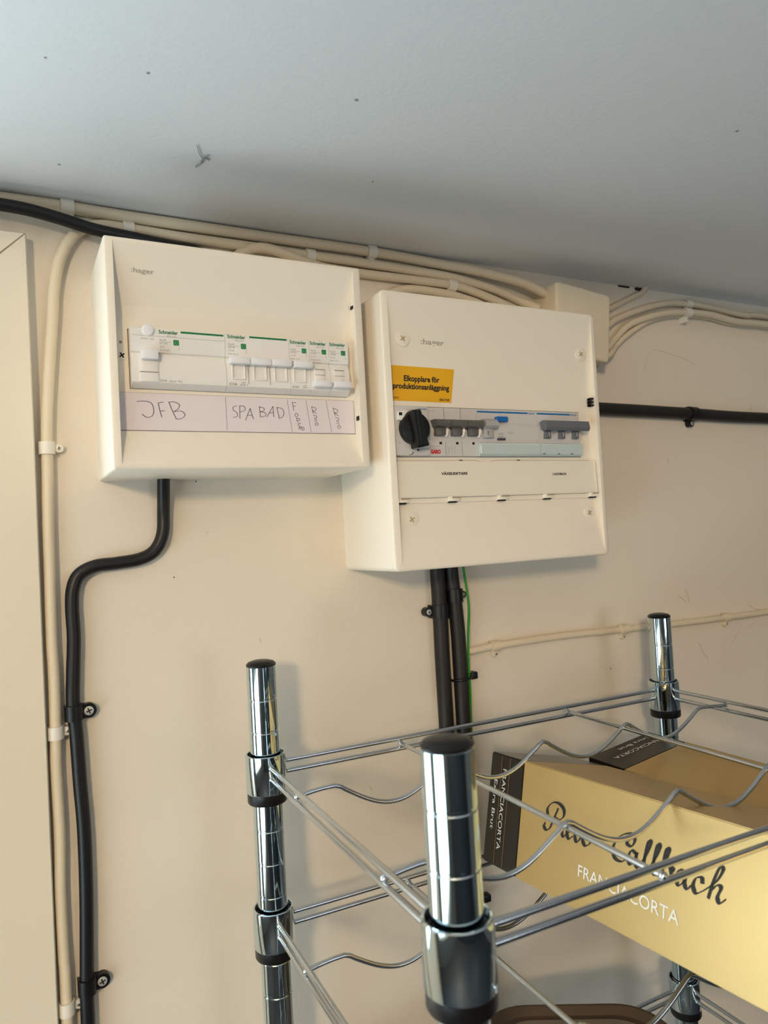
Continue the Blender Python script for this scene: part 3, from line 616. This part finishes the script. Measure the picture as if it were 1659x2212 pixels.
cable('power_cable', 'thin cream painted cable crossing the wall level behind the chrome rack', [(406, -124.8, -.0045), (423.4, -124.6), (453.9, -123.4), (535.6, -122.8), (638.2, -125.9), (720.8, -128.6), (818.5, -130.3), (903.0, -131.4), (1300, -132), (2399, -132)], .004, 'cable_w')

def clip(name, label, x, z, r, ang, m, group, ear=None, screw='steel', sr=None, w=None, lift=0.0, parent_r=None):
    """saddle clip: an arch over a cable of radius r whose axis runs along `ang` degrees; the screwed ear leaves sideways"""
    t = thing(name, label, 'cable clip', (x * mm, 0, EYE + z * mm), group)
    a = math.radians(ang); ax = V(math.cos(a), 0, math.sin(a)); sd = V(-math.sin(a), 0, math.cos(a)) * (ear or 1)
    W_ = w or .0095; th = .0016; out = -1.0
    cyd = r + .0006 + lift
    prof = []
    R1, R0 = r + th, r + .00015
    for k in range(13):
        q = math.radians(200 * k / 12 - 10); prof.append((R1 * math.cos(q), cyd + R1 * math.sin(q)))
    prof = [(prof[0][0], 0.0002)] + prof + [(prof[-1][0], 0.0002)]
    inner = []
    for k in range(13):
        q = math.radians(180 - 180 * k / 12); inner.append((R0 * math.cos(q), cyd + R0 * math.sin(q)))
    inner = [(-R0, .0002)] + inner + [(R0, .0002)]
    loop = prof + inner
    bm = BM(); A = []; B = []
    for (u, d) in loop:
        A.append(bm.verts.new(-ax * W_ / 2 + sd * u + V(0, -d, 0))); B.append(bm.verts.new(ax * W_ / 2 + sd * u + V(0, -d, 0)))
    n = len(loop)
    for k in range(n): bm.faces.new((A[k], A[(k + 1) % n], B[(k + 1) % n], B[k]))
    m_ = len(prof)
    for k in range(m_ - 1):
        for X in (A, B):
            f = (X[k], X[k + 1], X[n - 2 - k], X[n - 1 - k])
            if len(set(f)) == 4: bm.faces.new(f)
    obj('saddle', bm, m, t, ang=45)
    sr = sr or .0036
    er = max(sr * 1.15, .0036)
    ec = sd * (R1 + er * .72)
    h = cyd * .8 + .0010
    bm = BM(); lathe(bm, [(er, .0002), (er, h), (er * .92, h + .0005)], 22, tuple(ec), 'Y')
    vs = bmesh.ops.create_cube(bm, size=1.0)['verts']
    for v in vs: v.co = ax * v.co.x * er * 1.9 + sd * (R1 * .6 + (v.co.z + .5) * (er * .72 + R1 * .4)) + V(0, -.0002 - (v.co.y + .5) * (h * .96), 0)
    obj('ear', bm, m, t)
    s = obj('screw', lathe(BM(), [(sr * .72, h), (sr * .68, h + .0009), (sr * .2, h + .0013)], 18, tuple(ec), 'Y'), screw, t)
    bm = BM()
    for q in (20, 110):
        c, s_ = math.cos(math.radians(q)), math.sin(math.radians(q)); L, T = sr * .45, sr * .1
        bm.faces.new([bm.verts.new(ec + V(c * i * L - s_ * j * T, -(h + .00135) - .00002 * (q > 90), s_ * i * L + c * j * T)) for i, j in ((1, 1), (-1, 1), (-1, -1), (1, -1))])
    obj('cross_recess', bm, 'dark', s, False)
    return t
GW, GK = 'white cable clips along the walls', 'black cable clips on the wall'
clip('cable_clip', 'white clip near the door casing holding the topmost cable', 53.1, 283.6, .005, 0, 'clip_w', GW, -1, 'steel', .0022, .010)
clip('cable_clip', 'white clip on the topmost cable above the gap between the boards', 331.9, 283.2, .005, 0, 'clip_w', GW, -1, 'clip_w', .0024, .009)
clip('cable_clip', 'small white clip showing over the top edge of the handwritten board near its logo', 100.5, 272.9, .0045, 0, 'clip_w', GW, -1, 'clip_w', .0022, .009)
clip('cable_clip', 'small white clip showing over the top edge of the handwritten board near its far end', 265.8, 271.1, .0045, 0, 'clip_w', GW, -1, 'clip_w', .0024, .009)
clip('cable_clip', 'white clip partly hidden by the top edge of the handwritten board', 251.5, 266.0, .0045, 0, 'clip_w', GW, -1, 'clip_w', .0024, .009)
clip('cable_clip', 'white clip with grey screw just above the stickered board', 425.5, 260.0, .0045, -3, 'clip_w', GW, -1, 'steel', .0042, .010)
clip('cable_clip', 'topmost white clip on the cable beside the door casing', 30.6, 84.8, .0045, 90, 'clip_w', GW, -1, 'steel', .0024, .010)
clip('cable_clip', 'white clip beside the door casing just below the upper black clip', 28.4, -140.1, .0045, 90, 'clip_w', GW, -1, 'steel', .0024, .010)
clip('cable_clip', 'white clip beside the door casing just below the lower black clip', 28.2, -352.1, .0045, 90, 'clip_w', GW, -1, 'steel', .0024, .010)
clip('cable_clip', 'white clip on the upper cable of the pair beyond the junction box', 788.2, 275.8, .0042, 0, 'clip_w', GW, -1, 'clip_w', .0018, .010)
clip('cable_clip', 'white clip on the lower cable of the pair beyond the junction box', 777.4, 261.5, .0042, 0, 'clip_w', GW, -1, 'clip_w', .0018, .010, lift=.007)
for x, z, l in ((453.9, -123.3, 'cream clip on the thin level cable close to the green wire'), (638.2, -125.9, 'cream clip on the thin level cable just before the rack post'), (818.5, -130.3, 'cream clip on the thin level cable beyond the rack post')):
    clip('cable_clip', l, x, z, .004, 0, 'cable_w', GW, -1, 'steel', .0026, .010)
clip('cable_clip', 'upper black clip with bright screw on the S-bend cable', 42.0, -126.6, .0053, 90, 'black', GK, -1, 'steel', .0052, .012)
clip('cable_clip', 'lower black clip with bright screw on the S-bend cable', 43.4, -340.0, .0053, 90, 'black', GK, -1, 'steel', .0052, .012)
clip('cable_clip', 'black clip with screw on the thick cable pair, ear away from the green wire', 385.6, -79.4, .0075, 90, 'black', GK, 1, 'steel', .0040, .013)
clip('cable_clip', 'black clip just under the stickered board, its ear behind the green wire', 404.2, -65.2, .0075, 90, 'black', GK, -1, 'steel', .0024, .013)
clip('cable_clip', 'black clip on the thick cable running level from the stickered board', 777.0, 132.3, .0075, -1, 'black', GK, -1, 'steel', .0036, .013)
zt = thing('cable_tie', 'black cable tie around the thick cable and green wire', 'cable tie', (406.2 * mm, -.008, EYE - .150))
obj('band', tube(BM(), [V(.0095 * math.cos(a) + (.002 if math.cos(a) > 0 else 0), -.0092 * math.sin(a) + .0006, .0012 * math.cos(a)) for a in [math.radians(12 * k) for k in range(-1, 17)]], .0014, 8), 'black', zt)
obj('tie_head', box(BM(), .0095, .0185, -.0045, .0045, -.0025, .0050, .0012), 'black', zt)
zt2 = thing('cable_tie', 'lower black cable tie showing beside the front chrome post', 'cable tie', (406.2 * mm, -.008, EYE - .376))
for ch in zt.children: c = ch.copy(); COL.objects.link(c); c.parent = zt2
zt2.children[-1].location.x = 0.0

# ------------------------------------------------------------------ chrome wire rack
RK = thing('wire_shelving_rack', 'chrome wire wine rack with round posts and wavy bottle rests', 'shelving rack', (0, 0, 0))
SH = .0145
posts = {1: (.1765, -.0721), 2: (.1669, -.3654), 3: (.6260, -.0702), 4: (.6164, -.3635)}
ptop = {1: -.0982, 2: -.0933, 3: -.1055, 4: -.1005}; gph = {1: -.1241, 2: -.1189, 3: -.1343, 4: -.1291}
TIER = (-.1671, -.2875, -.4835, -1.02)
adj = {1: 0, 2: .0014, 3: 0, 4: 0}
def tz(t, x): return EYE + TIER[t] - SH * (x - .1765)
PR = .0119
for k, (x, y) in posts.items():
    prof = [(PR - .001, 0.0), (PR, .0008)]
    zs = []; g_ = gph[k]
    while g_ + EYE > .03: zs.append(g_ + EYE); g_ -= .0254
    for zz in reversed(zs): prof += [(PR, zz - .0011), (PR - .00035, zz - .0005), (PR - .00035, zz + .0005), (PR, zz + .0011)]
    top = ptop[k] + EYE; prof += [(PR, top - .0004), (PR - .0005, top)]
    p = obj('post', lathe(BM(), prof, 40, (x, y, 0)), 'chrome', RK, ang=30)
    obj('post_cap', lathe(BM(), [(PR - .0012, top - .004), (PR - .0003, top), (PR + .0001, top + .0012), (PR - .0015, top + .0030), (PR * .55, top + .0042), (.0006, top + .0046)], 40, (x, y, 0)), 'black', p)
    for t in range(4):
        T = tz(t, x) + adj[k]
        ri, ro = PR + .0021, .0163
        obj('collar', lathe(BM(), [(ri + .0004, T - .0295), (ro - .0006, T - .0302), (ro, T - .0294), (ro - .0003, T - .0006), (ro - .0009, T), (ri + .0003, T - .0003), (ri, T - .003), (ri, T - .028)], 40, (x, y, 0)), 'chrome', RK, ang=40)
        bm = lathe(BM(), [(PR + .0003, T - .0385), (ro - .0012, T - .0382), (ro - .0006, T - .0372), (ro - .0006, T - .0304), (ri + .0006, T - .0300), (PR + .0016, T - .004), (PR + .0003, T - .0035)], 40, (x, y, 0))
        obj('sleeve', bm, 'black', RK, ang=40)
def lerp(a, b, t): return (a[0] + (b[0] - a[0]) * t, a[1] + (b[1] - a[1]) * t)
def wire(name, pts, r, ends=(), weld=.0024):
    bm = tube(BM(), pts, r, 12)
    for e in ends:
        r_ = bmesh.ops.create_icosphere(bm, subdivisions=2, radius=weld, matrix=Matrix.Translation(e))
    return obj(name, bm, 'wire', RK)
PX0, PER = .2035, .0955
def skew_x(x, y): return x - .0096 * (-.0721 - y) / .2933
for t in range(4):
    for a, b in ((1, 3), (2, 4), (1, 2), (3, 4)):
        A, B = posts[a], posts[b]; L = math.hypot(B[0] - A[0], B[1] - A[1]); f = .0160 / L
        for dz in (-.0090, -.0176):
            e0, e1 = lerp(A, B, f), lerp(A, B, 1 - f)
            P0 = V(*e0, tz(t, e0[0]) + dz + adj[a]); P1 = V(*e1, tz(t, e1[0]) + dz + adj[b])
            wire('rail', [P0, P1], .0020, (P0, P1))
    if t == 3: continue
    for yw in (-.148, -.2905):
        x0 = lerp(posts[1], posts[2], (-.0721 - yw) / .2933)[0]; x1 = lerp(posts[3], posts[4], (-.0702 - yw) / .2933)[0]
        pts = [V(x0, yw, tz(t, x0) - .0128)]
        pts.append(V(x0 + .012, yw, tz(t, x0) - .0112))
        a0 = skew_x(PX0 + .0025, yw)
        for i in range(4):
            for k in range(12):
                ph = k / 12; x = a0 + (i + ph) * PER
                pts.append(V(x, yw, tz(t, x) - .0104 - .0205 * math.sin(math.pi * ph) ** 1.15))
        x = a0 + 4 * PER; pts.append(V(x, yw, tz(t, x) - .0104)); pts.append(V(x + .012, yw, tz(t, x) - .0108)); pts.append(V(x1, yw, tz(t, x1) - .0128))
        wire('bottle_wire', catmull(pts, 2), .0017, (pts[0], pts[-1]), .0022)
    for xa in (.2995, .4885):
        yb, yf = -.0712, -.3645
        xf = skew_x(xa, yf) + .0024
        P0, P1 = V(xa, yb, tz(t, xa) - .0136), V(xf, yf, tz(t, xf) - .0136)
        wire('cross_wire', [P0, P1], .0018, (P0, P1), .0025)

# ------------------------------------------------------------------ wine cartons lying on the second tier
def unit_basis(a, w, o):
    """text basis: local x = u, y = v, normal = u x v"""
    n_ = a.cross(w).normalized()
    m = Matrix((a, w, n_)).transposed().to_4x4(); m.translation = o
    return m
def carton(name, label, TL, th, s, tilt, yback, L, yband, group):
    th = math.radians(th)
    a = V(0, -1, tilt).normalized()                              # along the box, from its back end to the viewer
    r = V(math.cos(th), 0, -math.sin(th)); r = (r - a * r.dot(a)).normalized()
    up = r.cross(a).normalized()
    if up.z < 0: up = -up
    o = Vector(TL)                                               # a point of the upper edge nearest the camera side, at its own y
    o = o + a * ((o.y - yback) / (-a.y) * -1 if False else (yback - o.y) / a.y)
    t = thing(name, label, 'carton', o + r * s / 2 - up * s, group)
    inv = t.location
    def blk(l0, l1, g, bev):
        bm = BM(); c = []
        for l in (l0, l1):
            for (i, j) in ((g, -g), (s - g, -g), (s - g, -s + g), (g, -s + g)): c.append(bm.verts.new(o + a * l + r * i + up * j - inv))
        for f in ((0, 1, 2, 3), (7, 6, 5, 4), (0, 4, 5, 1), (1, 5, 6, 2), (2, 6, 7, 3), (3, 7, 4, 0)): bm.faces.new([c[k] for k in f])
        bmesh.ops.bevel(bm, geom=list(bm.edges), offset=bev, segments=2, affect='EDGES')
        return bm
    band = -(yband - yback) / 1.0
    obj('body', blk(band, L, 0, .0008), 'gold', t)
    b = obj('end_band', blk(0, band + .0004, .0001, .0010), 'carton_k', t); b['label'] = 'black end band with silver lettering'
    return t, o - inv, a, r, up, b
S1 = .0925
c1, o1, a1, r1, u1, b1 = carton('wine_carton', 'gold wine carton with black script lettering lying tilted on the rack', (.3829, -.122, EYE - .1985), 13.35, S1, .06, -.0893, .335, -.1360, 'gold wine cartons on the rack')
def onface(o, u, v, a, w, n_, lift=.00025):      # point on a face given millimetres along a and w
    return o + a * u * mm + w * v * mm + n_ * lift
nL = -r1                                                   # outward normal of the face turned to the camera
def face_basis(u, v, x, y, o, a, w, n_, lift=.00025):
    """x, y: local text axes as combinations of (a, w)"""
    X = (a * x[0] + w * x[1]).normalized(); Y = (a * y[0] + w * y[1]).normalized()
    m = Matrix((X, Y, n_)).transposed().to_4x4(); m.translation = onface(o, u, v, a, w, n_, lift); return m
OFF = 32.7                                                 # the measured offsets start 32.7 mm from the back end
d1 = -u1
def ftext(name, s, u, v, x, y, w, h, m, parent, bold=0.0): text(name, s, 0, 0, w, h, 0, m, parent, bold, basis=face_basis(u + OFF, v, x, y, o1, a1, d1, nL))
ftext('lettering', 'FRANCIACORTA', 87.0, 69.2, (1, .012), (0, -1), 92.0, 8.6, 'silver_print', c1, .0)
ftext('lettering', 'FRANCIACORTA', -13.6, 11.8, (-.012, 1), (1, .012), 66.5, 5.4, 'silver_print', b1, .0)
ftext('lettering', 'Extra Brut', -25.0, 22.5, (-.012, 1), (1, .012), 41.5, 5.0, 'silver_print', b1, .0)
ribbons('gold_rule', [[(0, 0), (0, 89)]], .3, .3, 'gold', b1, face_basis(-4.6 + OFF, 1.8, (1, 0), (0, 1), o1, a1, d1, nL), 0)
ribbons('gold_rule', [[(0, 0), (0, 89)]], .3, .3, 'gold', b1, face_basis(-16.4 + OFF, 1.8, (1, 0), (0, 1), o1, a1, d1, nL), 0)
# script lettering, pen strokes in the face's own millimetres (u along the box, v downwards -> flipped)
SC = [
 [(46.5, 41.5), (45.2, 44.6), (48.0, 46.6), (52.0, 44.5), (56.0, 36.5), (60.5, 27.5)],                        # P swash and stem
 [(49.0, 36.0), (48.0, 30.5), (53.0, 25.2), (60.0, 23.8), (66.5, 26.6), (67.0, 32.0), (62.5, 35.6), (57.5, 35.4)],
 [(66.0, 40.0), (68.2, 36.4), (66.6, 44.0), (68.6, 46.4), (71.6, 43.6)],                                      # i
 [(71.6, 43.6), (76.6, 40.0), (76.6, 36.6), (73.4, 37.4), (72.0, 42.6), (74.4, 46.4), (79.0, 43.2)],          # e
 [(79.2, 38.6), (81.6, 36.6), (81.0, 43.2), (83.4, 46.2), (87.0, 42.2), (87.6, 36.6)],                        # v
 [(95.0, 37.2), (90.6, 37.6), (89.4, 43.2), (92.4, 46.4), (97.0, 43.6), (97.6, 38.6), (95.0, 37.0), (99.8, 38.8)],  # o
 [(136.4, 30.0), (132.6, 33.6), (137.0, 34.6), (139.6, 29.6), (135.4, 26.6), (126.0, 31.0), (120.2, 39.6), (122.2, 46.2), (129.0, 46.8), (134.0, 42.6)],  # C
 [(141.4, 38.0), (137.0, 37.4), (134.6, 42.8), (136.6, 46.4), (140.4, 43.2), (142.0, 37.4), (141.2, 44.2), (143.4, 46.4), (146.0, 43.6)],  # a
 [(146.0, 43.6), (151.6, 34.0), (153.8, 27.6), (151.6, 27.6), (149.4, 36.6), (148.6, 44.0), (150.6, 46.4), (153.4, 43.8)],   # l
 [(153.4, 43.8), (159.4, 34.0), (161.6, 27.8), (159.4, 27.6), (157.2, 36.6), (156.4, 44.0), (158.4, 46.4), (161.6, 43.8)],   # l
 [(161.6, 43.8), (167.2, 34.0), (169.2, 28.2), (167.0, 28.0), (165.0, 36.6), (164.4, 44.2), (167.6, 46.6), (171.2, 42.6), (170.8, 37.8), (174.0, 39.4)],  # b
 [(182.6, 38.0), (178.0, 37.6), (175.6, 43.0), (177.6, 46.8), (181.4, 43.4), (183.2, 37.6), (182.2, 44.6), (184.4, 46.8), (187.2, 43.8)],  # a
 [(195.4, 40.4), (194.6, 37.2), (190.6, 38.6), (188.6, 43.6), (191.0, 47.2), (196.4, 44.0)],                  # c
 [(196.4, 44.0), (205.2, 36.0), (209.6, 28.2), (207.4, 27.4), (203.4, 36.0), (199.8, 47.4)],                  # h
 [(201.6, 42.4), (205.8, 38.0), (208.6, 38.6), (206.4, 44.4), (208.2, 47.2), (212.4, 43.6)],
]
ribbons('script_lettering', [[(u, -v) for u, v in s] for s in SC], .7, 3.5, 'ink_k', c1, face_basis(OFF, 0, (1, 0), (0, -1), o1, a1, d1, nL), 35)
c2, o2, a2, r2, u2, b2 = carton('wine_carton', 'gold wine carton whose black end band lies uppermost under the rear post', (.479, -.152, EYE - .2197), -6.85, .082, .0, -.1072, .33, -.1522, 'gold wine cartons on the rack')
def ttext(s, i, l, w, h):
    X = -r2; Y = a2; n_ = u2; m = Matrix((X, Y, n_)).transposed().to_4x4(); m.translation = o2 + r2 * i * mm + a2 * l * mm + n_ * .00025
    text('lettering', s, 0, 0, w, h, 0, 'silver_print', b2, 0, basis=m)
ttext('FRANCIACORTA', 80.0, 19.6, 67.0, 5.4); ttext('Extra Brut', 71.0, 8.4, 41.0, 5.0)

# ------------------------------------------------------------------ taupe tray on the third tier
TR = thing('serving_tray', 'taupe rounded tray with rim shade painted brown standing on the rack below the cartons', 'tray', (.4006, -.1717, EYE - .4955))
TR.rotation_euler = (0, 0, math.radians(-31))
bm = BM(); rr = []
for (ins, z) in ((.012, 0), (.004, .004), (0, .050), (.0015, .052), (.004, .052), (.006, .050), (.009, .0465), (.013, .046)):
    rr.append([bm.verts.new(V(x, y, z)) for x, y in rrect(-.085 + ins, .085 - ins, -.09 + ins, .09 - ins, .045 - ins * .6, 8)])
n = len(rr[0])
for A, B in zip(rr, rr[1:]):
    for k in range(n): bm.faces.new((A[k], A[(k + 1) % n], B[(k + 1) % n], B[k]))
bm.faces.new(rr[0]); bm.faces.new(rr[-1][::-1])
obj('tray_body', bm, 'brown', TR)  # brown paints in the shade inside the rim; the tray itself is taupe
def slab(name, loop, z0, z1, m):
    bm = BM(); rr = [[bm.verts.new(V(x, y, z)) for x, y in loop] for z in (z0, z1)]
    n = len(loop)
    for k in range(n): bm.faces.new((rr[0][k], rr[0][(k + 1) % n], rr[1][(k + 1) % n], rr[1][k]))
    bm.faces.new(rr[0]); bm.faces.new(rr[1][::-1])
    return obj(name, bm, m, TR)
slab('tray_floor', rrect(-.070, .070, -.075, .074, .036, 8), .0461, .0475, 'taupe')
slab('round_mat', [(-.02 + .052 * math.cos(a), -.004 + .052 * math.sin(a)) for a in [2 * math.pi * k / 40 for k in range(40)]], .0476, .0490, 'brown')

# ------------------------------------------------------------------ marks on the wall and ceiling
def wmark(strokes, w0, w1, m, name='scuff_mark'):
    bmx = Matrix.Translation(V(0, -.0002, EYE)) @ FRONT
    return ribbons(name, strokes, w0, w1, m, wall, bmx, 30)
wmark([[(707, 186), (716, 206), (727, 213), (752, 210), (780, 205), (800, 198)]], .4, .9, 'pencil')
wmark([[(740, -96), (746, -100), (752, -104)], [(752, -88), (756, -96), (758, -106)]], .7, 1.1, 'pencil')
wmark([[(770, -158), (778, -172), (786, -180)], [(850, -150), (838, -160), (826, -172)], [(886, -142), (872, -146), (862, -150)], [(870, -120), (884, -126), (892, -128)]], .5, 1.0, 'pencil')
wmark([[(618.5, -169.0), (619.5, -170.5)], [(125.4, -25.4), (126.4, -25.8)], [(148.2, 57.0), (149.0, 56.6)]], 1.0, 1.2, 'dark')
wmark([[(155, 11), (158, 12.4)], [(300, -240), (303, -244)], [(199, -86), (200, -90)]], .5, .8, 'pencil')
wmark([[(738, 77), (737, 70)], [(905, 150), (903, 138)], [(1000, 215), (980, 200)]], .6, .9, 'pencil')
bm = BM()
box(bm, .672, .690, -.0016, .0, ZC - .0018, ZC - .0002, .0003); box(bm, .700, .7100, -.0030, 0, ZC - .0030, ZC - .0004, .0004)
o = obj('ceiling_crack', bm, 'dark', wall)
cob = BM()
for pts, r_ in (([(.1309, -.1287), (.1347, -.1194), (.1372, -.1148), (.1393, -.1120)], .0003), ([(.1393, -.1110), (.1410, -.1128), (.1425, -.1130), (.1440, -.1118)], .00055), ([(.1393, -.1110), (.1388, -.1050), (.1372, -.1010), (.1374, -.0985)], .0007), ([(.1388, -.1120), (.1405, -.1165), (.1420, -.1180)], .0005)):
    tube(cob, catmull([V(x, y, ZC - .0010) for x, y in pts], 4), r_, 6)
tag(obj('cobweb', cob, 'web'), 'small grey cobweb tuft hanging on the white ceiling', 'cobweb')
for k, (x, y) in enumerate(((.2747, -.1244), (.0859, -.1966), (.4979, -.2927), (.0295, -.1884), (.0440, -.0643), (.2152, -.2198))):
    bm = lathe(BM(), [(.0009 + .0003 * (k % 3), 0), (.0007, -.0002)], 8, (x, y, ZC - .0001))
    obj('ceiling_spot', bm, 'web', bpy.data.objects['ceiling'])
